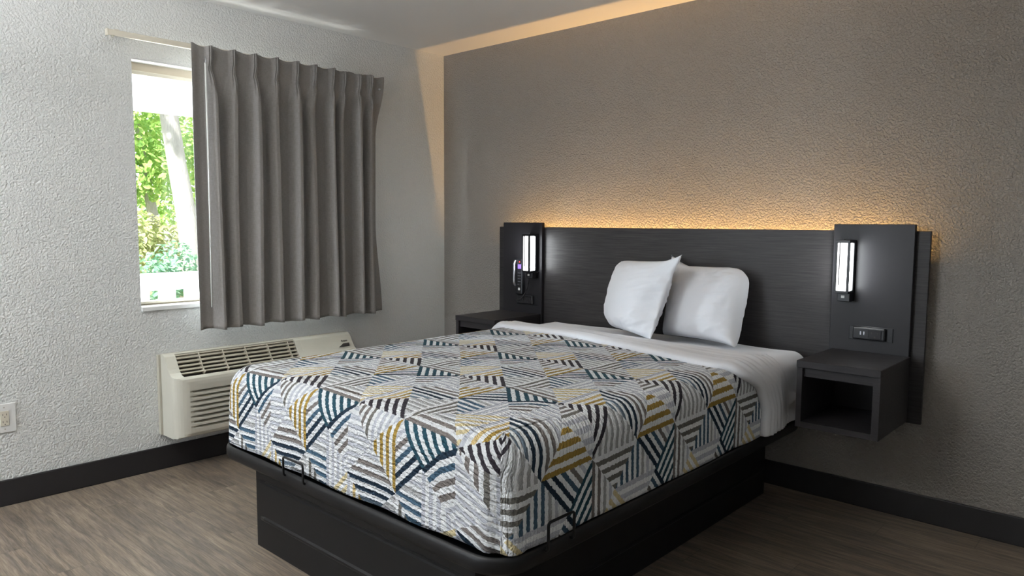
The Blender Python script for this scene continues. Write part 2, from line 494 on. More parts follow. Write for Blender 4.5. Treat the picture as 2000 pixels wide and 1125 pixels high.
tree('round_shrub', 'bluish green shrub above the left end of the porch railing', 'shrub', (-5.2, .1, -.25),
     None, None, [((-5.2, 0, .55), .36), ((-5.3, .3, .75), .3), ((-5.1, -.3, .5), .32), ((-5.4, .5, .45), .3), ((-5.2, -.9, .55), .4), ((-5.2, -1.6, .5), .45), ((-5.3, -2.4, .5), .45)], 3000, .042, L2, 4)
tree('autumn_shrub', 'rusty tinged shrub in the middle of the window view', 'shrub', (-6.6, .55, -.25),
     None, None, [((-6.6, .45, 1.15), .3), ((-6.6, .75, 1.0), .3), ((-6.8, .95, .8), .35), ((-6.6, .3, .85), .3), ((-6.9, 1.4, .7), .4)], 1700, .045, L3, 5)
tree('low_shrub', 'small grey green shrub beside the leaning trunk', 'shrub', (-4.7, .75, -.25),
     None, None, [((-4.7, .62, .62), .25), ((-4.7, .95, .55), .3), ((-4.75, 1.3, .5), .28)], 1300, .045, L2, 6)

# ------------------------------------------------------------------ bed base
BX0, BX1, BYF, BYB = 1.03, 2.62, -2.175, -.11
bed = thing('bed_base', 'black metal platform bed base on the wood floor under the mattress', 'bed base', (1.825, -1.14, 0))
def rrect(x0, x1, y0, y1, r, n=8):
    pts = []
    for cx, cy, a0 in ((x1 - r, y1 - r, 0), (x0 + r, y1 - r, PI / 2), (x0 + r, y0 + r, PI), (x1 - r, y0 + r, 1.5 * PI)):
        for k in range(n + 1):
            a = a0 + PI / 2 * k / n
            pts.append((cx + r * math.cos(a), cy + r * math.sin(a)))
    return pts
def loft(bm, loops, cap0=True, cap1=True):
    rs = [[bm.verts.new(p) for p in lp] for lp in loops]
    for A, B in zip(rs, rs[1:]):
        n = len(A)
        for k in range(n): bm.faces.new((A[k], A[(k + 1) % n], B[(k + 1) % n], B[k]))
    if cap0: bm.faces.new(rs[0][::-1])
    if cap1: bm.faces.new(rs[-1])
bm = bmesh.new()
lp = []
for ins, z in ((.02, .352), (.004, .356), (0, .364), (0, .392), (.003, .40), (.009, .404), (.016, .402), (.021, .394), (.022, .386)):
    lp.append([(x, y, z) for x, y in rrect(BX0 + ins, BX1 - ins, BYF + ins, BYB - ins, .115 - ins)])
loft(bm, lp)
obj('deck', bm, M_METAL, bed, True)
px0, px1, pyf, pyb = 1.205, 2.448, -2.098, -.15
def plinth_panel(name, a0, a1, front):
    """pressed sheet panel with a frame line and a raised rib; a runs along the panel"""
    bm = bmesh.new()
    zs = [(0, 0), (.012, 0), (.012, 0), (.112, 0), (.118, .006), (.126, .006), (.132, 0), (.262, 0), (.267, -.005), (.276, -.005), (.281, 0), (.352, 0)]
    n = 40
    cols = []
    for k in range(n + 1):
        a = lerp(a0, a1, k / n)
        e = sm(0, .03, min(abs(a - a0), abs(a - a1)) - .025)
        col = []
        for z, d in zs:
            d *= e
            col.append(bm.verts.new((a, pyf - d, z) if front else (px1 + d, a, z)))
        cols.append(col)
    for A, B in zip(cols, cols[1:]):
        for k in range(len(zs) - 1):
            f = (A[k], B[k], B[k + 1], A[k + 1])
            bm.faces.new(f)
    o = obj(name, bm, M_METAL, bed)
    md = o.modifiers.new('thick', 'SOLIDIFY'); md.thickness = .003; md.offset = -1
    return o
plinth_panel('front_panel', px0, px1, True)
plinth_panel('side_panel', pyf, pyb, False)
obj('rear_panel', bx(px0, px1, pyb - .004, pyb, 0, .352), M_METAL, bed)
obj('far_side_panel', bx(px0, px0 + .004, pyf + .004, pyb - .004, 0, .352), M_METAL, bed)
def retainer(p0, p1, zlow, ztop, out):
    """bent wire loop holding the mattress"""
    p0, p1, out = Vector(p0), Vector(p1), Vector(out)
    a = [p0 + out * .0, p0 + Vector((0, 0, ztop)), p1 + Vector((0, 0, ztop)), p1]
    a = [p0 - out * .025 + Vector((0, 0, zlow)), p0 + Vector((0, 0, zlow)), p0 + Vector((0, 0, ztop)), p1 + Vector((0, 0, ztop)), p1 + Vector((0, 0, zlow)), p1 - out * .025 + Vector((0, 0, zlow))]
    bm = bmesh.new(); tube(bm, rounded(a, .012), .0042, 8)
    obj('mattress_retainer', bm, M_METAL, bed, True)
retainer((1.562, -2.182, 0), (1.69, -2.182, 0), .392, .462, (0, -1, 0))
retainer((2.633, -2.0, 0), (2.633, -1.885, 0), .392, .474, (1, 0, 0))

# ------------------------------------------------------------------ mattress, quilt
QX0, QX1, QY, ZT, ZB, R = 1.055, 2.600, -2.15, .705, .408, .09
def ring_pt(side, x, y, w, x0, x1, yf, zt, zb, r, out=0.0):
    """point of a draped cover. side: 'T' top; 'L','R','F' skirts (w=arc from the top edge); 'C' uses angle in y"""
    q = PI / 2 * r
    if w < q:
        a = w / r; h = r * math.sin(a); z = zt - r + r * math.cos(a)
    else:
        h = r; z = zt - r - (w - q)
    return h, z

def dome(x, y):
    return .012 * math.sin(PI * max(0, min(1, (x - QX0) / (QX1 - QX0)))) ** .5 - .010

# measured drift of the pattern against the weave lattice (u, v, du, dv)
CTRL = [(0.23, -0.23, -0.23, 0.23), (0.21, 1.69, -0.21, 0.31), (0.24, -2.18, -0.24, 0.18), (-1.73, -0.23, -0.27, 0.23), (-3.7, 1.73, -0.3, 0.27), (-1.73, 1.69, -0.27, 0.31), (-3.7, 3.7, -0.3, 0.3), (-3.45, -2.39, -0.55, 0.39), (-1.6, -2.27, -0.4, 0.27), (1.14, -2.09, -0.14, 0.09), (-0.65, -2.2, -0.35, 0.2), (1.13, -0.14, -0.13, 0.14), (-0.77, -0.19, -0.23, 0.19), (0.22, -1.18, -0.22, 0.18), (-1.75, -1.16, -0.25, 0.16), (0.15, 0.79, -0.15, 0.21), (0.17, -3.17, -0.17, 0.17), (-1.73, -3.28, -0.27, 0.28), (-3.5, -3.35, -0.5, 0.35), (-3.03, -2.82, -0.47, 0.32), (-1.19, -2.68, -0.31, 0.18), (0.67, -2.62, -0.17, 0.12), (2.09, -1.1, -0.09, 0.1), (2.06, -0.07, -0.06, 0.07), (2.58, -0.58, -0.08, 0.08), (2.01, 0.9, -0.01, 0.1), (2.03, 1.88, -0.03, 0.12), (2.54, 1.44, -0.04, 0.06), (2.01, 2.89, -0.01, 0.11), (1.62, 0.3, -0.12, 0.2), (1.67, -1.65, -0.17, 0.15), (0.7, -0.68, -0.2, 0.18), (-0.35, 0.32, -0.15, 0.18), (1.2, -1.17, -0.2, 0.17), (1.65, -0.67, -0.15, 0.17)]
_cc = {}
def drift(U, V):
    k = (round(U, 3), round(V, 3))
    if k not in _cc:
        w = du = dv = 1e-9
        for a, b, c, d in CTRL:
            g = math.exp(-((U - a) ** 2 + (V - b) ** 2) / 1.1)
            g += 1e-4 / (1 + (U - a) ** 2 + (V - b) ** 2)
            w += g; du += g * c; dv += g * d
        _cc[k] = (U + du / w, V + dv / w)
    return _cc[k]
def shiftV(U): return interp(U, [(-2, .042), (0, 0), (1, -.031), (2, -.135), (3, -.138)])
def fU(s):
    if s <= 2.367: return (s - 2.10) / .2625
    if s <= 2.67: return 1 + (s - 2.367) / .303
    return 2 + (s - 2.67) / .2625
def fV(t, U): return (t + 1.605 - shiftV(U)) / .235

def drape(name, mat_, x0, x1, yf, yhead, zt, zb, r, uvs=True, wav=.004, nx=70, ny=90, nw=16, seed=0, foot=True, head_fn=None, wrinkle=None):
    bm = bmesh.new(); uvl = bm.loops.layers.uv.new('UVMap')
    data = {}
    q = PI / 2 * r
    L = q + (zt - r - zb)
    def top_z(x, y):
        return zt + dome(x, y) * min(1, min(x - x0 - r, x1 - r - x, y - yf - r + .0) / .1 if min(x - x0 - r, x1 - r - x, y - yf - r) > 0 else 0)
    xs = [lerp(x0 + r, x1 - r, i / nx) for i in range(nx + 1)]
    ts = [i / ny for i in range(ny + 1)]
    def yat(t, x): return lerp(yf + r, (head_fn(x) if head_fn else yhead), t)
    grid = [[bm.verts.new((x, yat(t, x), top_z(x, yat(t, x)) + .0035 * nz(x * 9, yat(t, x) * 9, seed))) for x in xs] for t in ts]
    for row, t in zip(grid, ts):
        for v in row:
            U = fU(v.co.x); data[v] = (v.co.x, v.co.y, 'T')
    faces = []
    for j in range(ny):
        for i in range(nx):
            faces.append(('T', bm.faces.new((grid[j][i], grid[j][i + 1], grid[j + 1][i + 1], grid[j + 1][i]))))
    ws = [L * (k / nw) for k in range(nw + 1)]
    def hz(w):
        if w < q: return r * math.sin(w / r), zt - r + r * math.cos(w / r)
        return r, zt - r - (w - q)
    # perimeter: left (head->foot), corner, foot, corner, right (foot->head)
    per = []
    if True:
        for j in range(ny, -1, -1): per.append(('L', xs[0], j, -PI, None))
        if foot:
            for k in range(1, 12): per.append(('cl', xs[0], 0, PI + PI / 2 * k / 12, k))
            for i in range(nx + 1): per.append(('F', xs[i], 0, 1.5 * PI, None))
            for k in range(1, 12): per.append(('cr', xs[-1], 0, 1.5 * PI + PI / 2 * k / 12, k))
        for j in range(ny + 1): per.append(('R', xs[-1], j, 0, None))
    cols = []
    for s, (kd, x, j, ang, k) in enumerate(per):
        y = yat(ts[j], x)
        dx, dy = math.cos(ang), math.sin(ang)
        col = []
        for wi, w in enumerate(ws):
            h, z = hz(w)
            f = max(0, (zt - r - z) / (zt - r - zb))
            fold = wav * f * (nz(x * 5 + dx * 3, y * 5 + dy * 3, seed + 3) + .6 * math.sin((x * 17 + y * 15)))
            if wrinkle: fold += wrinkle(kd, x, y, z)
            crease = 0
            if kd in ('cr', 'cl'):
                a = k / 12
                crease = -.012 * f ** .5 * math.exp(-((a - .35) / .16) ** 2) + .010 * f ** .5 * math.exp(-((a - .62) / .2) ** 2)
            lift = .0
            if wi == 0: hh = 0
            else: hh = h + fold + crease
            zz = z + lift + (0 if kd in ('cr', 'cl') else .005 * f * nz(x * 6, y * 6, seed + 9))
            v = bm.verts.new((x + dx * hh, y + dy * hh, zz))
            data[v] = (kd, x, y, w, ang)
            col.append(v)
        cols.append(col)
    def uv_side(kd, x, y, w, ang):
        if kd == 'R' or kd == 'cr2':
            t = y if kd == 'R' else y - r * (2 * PI - ang)
            U = fU(x + w); return U, fV(t, U)
        if kd == 'L' or kd == 'cl1':
            t = y if kd == 'L' else y - r * (ang - PI)
            U = fU(x - w); return U, fV(t, U)
        if kd == 'F': U = fU(x); return U, fV(y - w, U)
        if kd == 'cl2': U = fU(x - r * (1.5 * PI - ang)); return U, fV(y - w, U)
        if kd == 'cr1': U = fU(x + r * (ang - 1.5 * PI)); return U, fV(y - w, U)
    for s in range(len(per) - 1):
        A, B = cols[s], cols[s + 1]
        ka, kb = per[s][0], per[s + 1][0]
        cls = ka if ka in ('cl', 'cr') else (kb if kb in ('cl', 'cr') else ka)
        kk = per[s][4] if ka in ('cl', 'cr') else (0 if kb in ('cl', 'cr') else None)
        if cls == 'cl': reg = 'cl1' if kk < 6 else 'cl2'
        elif cls == 'cr': reg = 'cr1' if kk < 5 else 'cr2'
        else: reg = cls
        for w in range(nw):
            vs = (A[w], A[w + 1], B[w + 1], B[w])
            f = bm.faces.new(vs)
            faces.append((reg, f))
    for reg, f in faces:
        for lpx in f.loops:
            v = lpx.vert
            if reg == 'T':
                U = fU(v.co.x); lpx[uvl].uv = (U, fV(v.co.y, U))
            else:
                kd, x, y, w, ang = data[v]
                if reg in ('R', 'cr2'):
                    a = ang if kd == 'cr' else 2 * PI
                    if kd == 'R': a = 2 * PI
                    lpx[uvl].uv = uv_side('cr2', x, y, w, a)
                elif reg in ('L', 'cl1'):
                    a = ang if kd == 'cl' else PI
                    lpx[uvl].uv = uv_side('cl1', x, y, w, a)
                elif reg == 'cl2':
                    lpx[uvl].uv = uv_side('cl2', x, y, w, ang if kd == 'cl' else 1.5 * PI)
                elif reg == 'cr1':
                    lpx[uvl].uv = uv_side('cr1', x, y, w, ang if kd == 'cr' else 1.5 * PI)
                else:
                    lpx[uvl].uv = uv_side('F', x, y, w, ang)
    if uvs:
        for f in bm.faces:
            for lpx in f.loops: lpx[uvl].uv = drift(*lpx[uvl].uv)
    bmesh.ops.remove_doubles(bm, verts=list(bm.verts), dist=.0006)
    bmesh.ops.recalc_face_normals(bm, faces=list(bm.faces))
    return bm

# mattress with its fitted sheet (its bare head end shows)
mattress = thing('mattress', 'mattress in a white fitted sheet, bare at the head end beside the nightstand', 'mattress', (1.825, -1.1, .40))
bm = bmesh.new()
lp = []
for ins, z in ((.05, .409), (.03, .414), (.02, .43), (.02, .64), (.035, .665), (.06, .68), (.085, .685)):
    lp.append([(x, y, z) for x, y in rrect(QX0 + ins, QX1 - ins, QY + ins, -.125 - ins * .2, .09)])
loft(bm, lp)
obj('mattress_core', bm, M_SHEET, mattress, True)
def sheet_wr(kd, x, y, z):
    g = sm(.69, .55, z)
    return g * (.010 * nz(y * 5, z * 26, 4.2) + .006 * nz(y * 16, z * 40, 8)) + .004 * math.sin(z * 70 + y * 9) * g
bm = drape('s', None, QX0 + .004, QX1 + .016, -.66, -.118, .702, .412, .07, wav=.003, nx=60, ny=60, nw=26, foot=False, uvs=False, seed=11, wrinkle=sheet_wr)
# close the head end of the sheet
fs = obj('fitted_sheet', bm, M_SHEET, mattress, True)
bm = bmesh.new()
lp = []
n_ = 24
row1 = []; row2 = []
for k in range(n_ + 1):
    x = lerp(QX0 + .01, QX1 + .01, k / n_)
    e = min(x - QX0 - .004, QX1 + .016 - x)
    zt = .702 - (.07 - math.sqrt(max(0, .07 ** 2 - max(0, .07 - e) ** 2))) + dome(x, 0) * sm(.07, .18, e)
    row1.append(bm.verts.new((x, -.1185, zt))); row2.append(bm.verts.new((x, -.116, .412)))
for k in range(n_): bm.faces.new((row1[k], row1[k + 1], row2[k + 1], row2[k]))
obj('sheet_end', bm, M_SHEET, mattress)

FOLD_F = [(1.0, -.60), (1.57, -.60), (1.96, -.69), (2.27, -.765), (2.5, -.815), (2.6, -.80)]
def quilt_head(x): return interp(x, FOLD_F) + .10 + .24 * sm(2.44, 2.515, x)
bm = drape('quilt', None, QX0 - .008, QX1 + .01, QY, None, ZT + .012, ZB, R, nx=120, ny=110, nw=22, head_fn=quilt_head, wav=.005, seed=2)
quilt = obj('quilt', bm, M_QUILT, None, True)
md = quilt.modifiers.new('thick', 'SOLIDIFY'); md.thickness = .006; md.offset = -1
tag(quilt, 'white quilt with teal, gold and charcoal striped triangles spread over the bed', 'quilt')

# turned-down white top sheet
def fold_mesh():
    bm = bmesh.new()
    x0, x1 = QX0 - .018, QX1 + .026
    r, zt, zb = R, ZT + .019, .412
    q = PI / 2 * r
    Ls = q + (zt - r - zb)
    N = 170; Mm = 72
    total = (x1 - x0 - 2 * r) + 2 * Ls
    cols = []
    for i in range(N + 1):
        s = total * i / N
        if s < Ls: w = Ls - s; sg = -1; xb = x0 + r
        elif s > total - Ls: w = s - (total - Ls); sg = 1; xb = x1 - r
        else: w = 0; sg = 0; xb = x0 + r + (s - Ls)
        if sg:
            if w < q: px, pz = xb + sg * r * math.sin(w / r), zt - r + r * math.cos(w / r); nn = Vector((sg * math.sin(w / r), 0, math.cos(w / r)))
            else: px, pz = xb + sg * r, zt - r - (w - q); nn = Vector((sg, 0, 0))
        else:
            px, pz = xb, zt; nn = Vector((0, 0, 1))
        pz += dome(px, 0) * (1 if not sg else 0) * min(1, max(0, min(px - x0 - r, x1 - r - px)) / .1)
        if sg > 0: yf = interp(-pz, [(-.72, -.80), (-.69, -.775), (-.62, -.655), (-.52, -.595), (-.42, -.60)])
        else: yf = interp(px, FOLD_F)
        if sg > 0: yb = interp(-pz, [(-.7, -.40), (-.66, -.37), (-.587, -.335), (-.45, -.312)])
        else: yb = -.375 + .01 * nz(px * 4, 1)
        col = []
        for j in range(Mm + 1):
            t = j / Mm
            y = lerp(yf, yb, t)
            # thickness: plump rolled front edge, flattening towards the head
            th = .016 * math.sqrt(max(0, 1 - (1 - min(1, t / .10)) ** 2)) + .006 * math.exp(-((t - .18) / .12) ** 2) - .022 * sm(.55, 1, t)
            rid = 0
            drop = 1 if sg else .35
            rid = drop * .0034 * math.sin(t * 46 + 2.5 * nz(s * 4, 2) + 3 * nz(s * 2.2, t * 3)) * sm(0, .2, t) * (1 - .5 * t)
            rid += .0025 * nz(px * 6, y * 14, pz * 6)
            if j == 0: th = -.012; rid = 0
            p = Vector((px, y, pz)) + nn * (th + rid)
            col.append(bm.verts.new(p))
        cols.append(col)
    for A, B in zip(cols, cols[1:]):
        for j in range(Mm):
            bm.faces.new((A[j], B[j], B[j + 1], A[j + 1]))
    bmesh.ops.recalc_face_normals(bm, faces=list(bm.faces))
    return bm
fold = obj('top_sheet', fold_mesh(), M_SHEET, None, True)
md = fold.modifiers.new('thick', 'SOLIDIFY'); md.thickness = .003; md.offset = -1
tag(fold, 'white top sheet turned down over the head edge of the quilt', 'sheet')

# ------------------------------------------------------------------ pillows
def pillow(name, BL, BR, TR, TL, thick, seed, label, ears, pw=.55, flap=None):
    BL, BR, TR, TL = map(Vector, (BL, BR, TR, TL))
    nrm = ((BR - BL).cross(TL - BL)).normalized()      # faces the viewer
    N = 56
    bm = bmesh.new()
    g = {}
    for side in (1, -1):
        for j in range(N + 1):
            for i in range(N + 1):
                a = -1 + 2 * i / N; c = -1 + 2 * j / N
                if side == -1 and (i in (0, N) or j in (0, N)):
                    g[(side, i, j)] = g[(1, i, j)]; continue
                # edges pulled in between the corners
                pin = .035
                a2 = a * (1 - pin * (1 - c * c)); c2 = c * (1 - pin * (1 - a * a))
                u, v = (a2 + 1) / 2, (c2 + 1) / 2
                p = BL * (1 - u) * (1 - v) + BR * u * (1 - v) + TR * u * v + TL * (1 - u) * v
                sag = 1 - .25 * v
                h = thick / 2 * ((1 - abs(a) ** 2.6) * (1 - abs(c) ** 2.6)) ** pw * (1.12 - .22 * v)
                w = 0
                e = max(abs(a), abs(c))
                ed = sm(.35, .95, e) * sm(1.0, .93, e)
                w += .008 * ed * nz(a * 4 + seed, c * 4, 1 + side) * sm(1.0, .8, e)
                w += .004 * sm(1.0, .8, e) * ed * nz(a * 13 + seed, c * 9, 3 + side)
                w += .010 * nz(a * 1.6 + seed, c * 1.6, 7 + side)
                cr = 1 - abs(nz(a * 1.1 + c * 1.2 + seed, c * 5.5 - a * 2.2, seed * 2))
                w += side * .0 + .0065 * (max(0, cr - .6) / .4) ** 1.5 * sm(-.1, .5, a) * sm(1, .86, e)
                if flap:    # loose open end of the pillow case on the right
                    f = sm(.55, 1, a)
                    h *= 1 - .55 * f
                    w += f * .012 * nz(c * 4, a * 7 + seed, side)
                p = p + nrm * side * (h + w * (1 if e < .999 else 0))
                g[(side, i, j)] = bm.verts.new(p)
        for j in range(N):
            for i in range(N):
                q4 = [g[(side, i, j)], g[(side, i + 1, j)], g[(side, i + 1, j + 1)], g[(side, i, j + 1)]]
                bm.faces.new(q4 if side == 1 else q4[::-1])
    # corner ears
    for (cx, cy), d in ears.items():
        for side in (1, -1):
            for j in range(N + 1):
                for i in range(N + 1):
                    pass
        ci = 0 if cx < 0 else N; cj = 0 if cy < 0 else N
        done = set()
        for side in (1, -1):
            for j in range(N + 1):
                for i in range(N + 1):
                    v = g[(side, i, j)]
                    if v in done: continue
                    dist = math.hypot(i - ci, j - cj) / N * 2
                    if dist < .5:
                        v.co += Vector(d) * (1 - dist / .5) ** 2; done.add(v)
    bmesh.ops.recalc_face_normals(bm, faces=list(bm.faces))
    o = obj(name, bm, M_SHEET, None, True)
    return tag(o, label, 'pillow', 'bed pillows')
pillow('pillow', (1.93, -.235, .725), (2.345, -.285, .722), (2.345, -.15, 1.085), (1.93, -.13, 1.075), .195, 3.3,
       'plump white pillow leaning on the headboard behind the other pillow', {(-1, 1): (-.03, -.0, .055), (1, -1): (.02, -.05, .0), (1, 1): (-.03, 0, -.03)}, pw=.36)
pillow('pillow', (1.565, -.235, .738), (2.0, -.475, .732), (2.075, -.36, 1.115), (1.60, -.185, 1.095), .18, 5.7,
       'white pillow with pointed top corner propped in front of the plumper pillow', {(1, 1): (.03, -.02, .03), (-1, 1): (.03, 0, -.01), (-1, -1): (.03, 0, .03)}, flap=True)

# ------------------------------------------------------------------ headboard
hb = thing('headboard', 'wide dark headboard with two taller side towers fixed to the back wall', 'headboard', (1.838, -.05, .44))
HYF, HYB = -.060, -.042
obj('back_panel', bx(.598, 3.085, HYF, HYB, .44, 1.266, bev=.002, seg=1), M_PANEL, hb)
obj('side_tower', bx(.655, .979, -.085, HYF - .0005, .45, 1.294, bev=.002, seg=1), M_TOWER, hb)
obj('side_tower', bx(2.70, 3.031, -.085, HYF - .0005, .45, 1.294, bev=.002, seg=1), M_TOWER, hb)
bm = bmesh.new()
box(bm, .75, 2.93, HYB + .0005, -.001, .9, 1.0); box(bm, .75, 2.93, HYB + .0005, -.001, .55, .65)
obj('mounting_cleat', bm, M_TOWER, hb)
obj('light_strip', bx(.70, 2.99, -.018, -.008, 1.128, 1.138), M_LED, hb)

def nightstand(x0, x1, label):
    t = thing('nightstand', label, 'nightstand', ((x0 + x1) / 2, -.29, .45), 'floating nightstands')
    yb, yf = -.0855, -.49
    T = .03
    obj('top', bx(x0 - .002, x1 + .002, yf - .004, yb, .732 - T, .732, bev=.002, seg=1), M_NIGHT, t)
    obj('side_panel', bx(x0, x0 + .022, yf, yb, .452, .7015), M_NIGHT, t)
    obj('side_panel', bx(x1 - .026, x1, yf, yb, .452, .7015), M_NIGHT, t)
    obj('bottom_panel', bx(x0 + .0225, x1 - .0265, yf, yb, .452, .476), M_NIGHT, t)
    obj('rail', bx(x0 + .0225, x1 - .0265, yf + .016, yf + .032, .664, .7015), M_NIGHT, t)
    obj('back', bx(x0 + .0225, x1 - .0265, yb - .012, yb, .4765, .7015), M_TOWER, t)
nightstand(.645, .972, 'dark open nightstand on the wall between bed and window, mostly hidden')
nightstand(2.715, 3.037, 'dark open cube nightstand on the wall at the right of the bed')

def sconce(x0, x1, inner, label):
    t = thing('wall_sconce', label, 'lamp', ((x0 + x1) / 2, -.12, .995), 'headboard sconces')
    yb, yf, z0, z1 = -.0855, -.172, .997, 1.222
    r = .0095
    bm = bmesh.new()
    box(bm, x0, x1, yf, yb, z1 - .010, z1 + .002, bev=.001, seg=1)
    box(bm, x0, x1, yf, yb, z0 - .006, z0 + .004, bev=.001, seg=1)
    for xx in (x0, x1 - r): box(bm, xx, xx + r, yf, yf + r, z0 + .004, z1 - .010)
    box(bm, (x0 + x1) / 2 - .012, (x0 + x1) / 2 - .009, yf - .004, yf + .003, z0 + .03, z1 - .010)
    for xx in (x0, x1 - .004): box(bm, xx, xx + .004, yb - .030, yb, z0 + .004, z1 - .010)
    box(bm, x0 + .004, x1 - .004, yb - .006, yb, z0 + .004, z1 - .010)
    obj('frame', bm, M_BLACK, t)
    bm = bmesh.new(); box(bm, x0 + .002, x1 - .002, yf + .002, yb - .030, z0 + .0045, z1 - .0105, bev=.004)
    bm.normal_update()
    for f in bm.faces:
        if abs(f.normal.x) > .7: f.material_index = 1
    obj('diffuser', bm, [M_DIFF, M_DIFFS], t)
    bm = bmesh.new(); box(bm, x0 + .006, x1 - .001, -.142, yb, z0 - .044, z0 - .0065, bev=.003)
    sb_ = obj('switch_box', bm, M_BLACK, t)
    obj('switch', bx(x0 + .024, x0 + .038, -.1445, -.1425, z0 - .028, z0 - .017), M_WHITE, sb_)
    bm = bmesh.new(); tube(bm, [((x0 + x1) / 2 - .01, -.12, z1 + .001), ((x0 + x1) / 2 - .01, -.12, z1 + .008)], .004)
    obj('finial', bm, M_BLACK, t)
sconce(.893, .953, 1, 'lit white sconce on the left headboard tower above the black handset')
sconce(2.739, 2.800, -1, 'lit white sconce on the right headboard tower above the power outlet')

def outlet_unit(x0, x1, label, name='power_outlet'):
    t = thing(name, label, 'outlet', ((x0 + x1) / 2, -.09, .815), 'headboard power outlets')
    z0, z1 = .783, .845
    fp_ = obj('faceplate', bx(x0, x1, -.0895, -.0855, z0, z1, bev=.0015, seg=1), M_BLACK, t)
    bm = bmesh.new(); box(bm, x0 + .018, x1 - .026, -.106, -.0897, z0 + .004, z1 - .002, bev=.007, seg=3)
    md_ = obj('module', bm, M_BLACK, t)
    for k in range(2):
        obj('usb_port', bx(x0 + .05 + k * .014, x0 + .055 + k * .014, -.1072, -.1055, z0 + .026, z0 + .041), M_CHROME, md_)
    bm = bmesh.new(); box(bm, x0 + .085, x0 + .138, -.1075, -.1055, z0 + .012, z1 - .012, bev=.002, seg=1)
    obj('receptacle', bm, M_TOWER, md_)
    bm = bmesh.new()
    box(bm, x0 + .097, x0 + .100, -.1080, -.1072, z0 + .032, z0 + .042); box(bm, x0 + .121, x0 + .124, -.1080, -.1072, z0 + .032, z0 + .042)
    tube(bm, [(x0 + .111, -.1078, z0 + .020), (x0 + .111, -.1072, z0 + .020)], .004, 8)
    obj('socket_slot', bm, M_DARK, md_)
    for xs_ in (x0 + .008, x1 - .008):
        bm = bmesh.new(); tube(bm, [(xs_, -.0905, .815), (xs_, -.0890, .815)], .0025, 8)
        obj('screw', bm, M_DARK, fp_)
outlet_unit(.777, .949, 'black power outlet below the handset on the left headboard tower')
outlet_unit(2.787, 2.966, 'black power outlet with two usb ports above the right nightstand')

ph = thing('telephone', 'slim black corded handset with small violet display on left headboard tower', 'telephone', (.812, -.09, .85))
bm = bmesh.new(); box(bm, .782, .842, -.112, -.0855, .846, 1.070, bev=.006)
cr_ = obj('cradle', bm, M_BLACK, ph)
bm = bmesh.new(); tube(bm, rounded([(.790, -.114, .90), (.790, -.128, .915), (.790, -.128, 1.045), (.790, -.114, 1.06)], .012), [.007] * 14, 10)
obj('handset', bm, M_CHROME, ph, True)
obj('display', bx(.808, .833, -.1135, -.1118, 1.006, 1.034), M_LCD, cr_)
obj('indicator', bx(.818, .824, -.1135, -.1118, 1.046, 1.052), M_RED, cr_)
bm = bmesh.new()
for r_ in range(5):
    for c_ in range(3): box(bm, .808 + c_ * .009, .8135 + c_ * .009, -.1134, -.1118, .905 + r_ * .018, .911 + r_ * .018)
obj('keypad', bm, M_CHROME, cr_)
obj('key_button', bx(.811, .825, -.1136, -.1118, .872, .887), M_WHITE, cr_)
bm = bmesh.new()
cp = rounded([(.905, -.118, .951), (.903, -.125, .90), (.875, -.125, .845), (.835, -.122, .812), (.797, -.1135, .812)], .03, 8)
# coil
pts = []
acc = 0
for a, b2 in zip(cp, cp[1:]):
    n = max(1, int((b2 - a).length / .0012))
    for k in range(n): pts.append(a.lerp(b2, k / n))
tube(bm, pts, [.0042 + .0011 * math.sin(i * 1.25) for i in range(len(pts))], 8)
obj('cord', bm, M_TOWER, ph, True)

# ------------------------------------------------------------------ wall outlet (left edge)
wo = thing('wall_outlet', 'white duplex wall outlet on the light wall at the left edge', 'outlet', (0, -2.665, .40))
bm = bmesh.new(); box(bm, .0005, .0065, -2.711, -2.621, .336, .469, bev=.003)
fp_ = obj('faceplate', bm, M_WHITE, wo)
rc_ = obj('receptacle', bx(.0066, .010, -2.683, -2.649, .369, .436, bev=.001, seg=1), M_IVORY, wo)
bm = bmesh.new()
for zc in (.420, .387):
    for yy in (-2.674, -2.659): box(bm, .0098, .0104, yy, yy + .0022, zc - .004, zc + .004)
    tube(bm, [(.0098, -2.6655, zc - .011), (.0104, -2.6655, zc - .011)], .0024, 8)
obj('socket_slot', bm, M_DARK, rc_)
for zc in (.452, .353):
    bm = bmesh.new(); tube(bm, [(.006, -2.666, zc), (.0072, -2.666, zc)], .003, 8)
    obj('screw', bm, M_SLEEVE, fp_)

# ------------------------------------------------------------------ air conditioner
ac = thing('air_conditioner', 'beige through-wall air conditioner below the curtain behind the bed', 'air conditioner', (.1, -1.43, .184))
AY0, AY1 = -1.985, -.862
obj('wall_sleeve', bx(.0005, .024, AY0 - .012, AY1 + .012, .186, .606, bev=.002, seg=1), M_SLEEVE, ac)
GY0, GY1 = -1.930, -1.245
SY0, SY1 = -1.885, -.96
def ac_prof(grec, slot):
    """section in (x, z): back top, concave slope, front with slots, bottom"""
    sl = [(.060, .606), (.073, .598), (.086, .580), (.100, .558), (.114, .538), (.130, .520), (.148, .508), (.168, .502)]
    p = [(.026, .606), (.040, .609), (.052, .609)]
    rec = []
    for k, (x, z) in enumerate(sl):
        d = grec * (0 if k in (0, len(sl) - 1) else .028)
        rec.append((x - d * .72, z - d * .7))
    p += rec
    p += [(.182, .500), (.193, .492), (.198, .478), (.200, .460), (.200, .437)]
    z = .432
    for k in range(8):
        d = slot * .030
        p += [(.200, z), (.200 - d, z - .002), (.200 - d * .9, z - .009), (.200 - d * .04, z - .0165)]
        z -= .0262
    p += [(.199, .212), (.192, .197), (.178, .190), (.150, .186), (.026, .184)]
    return p
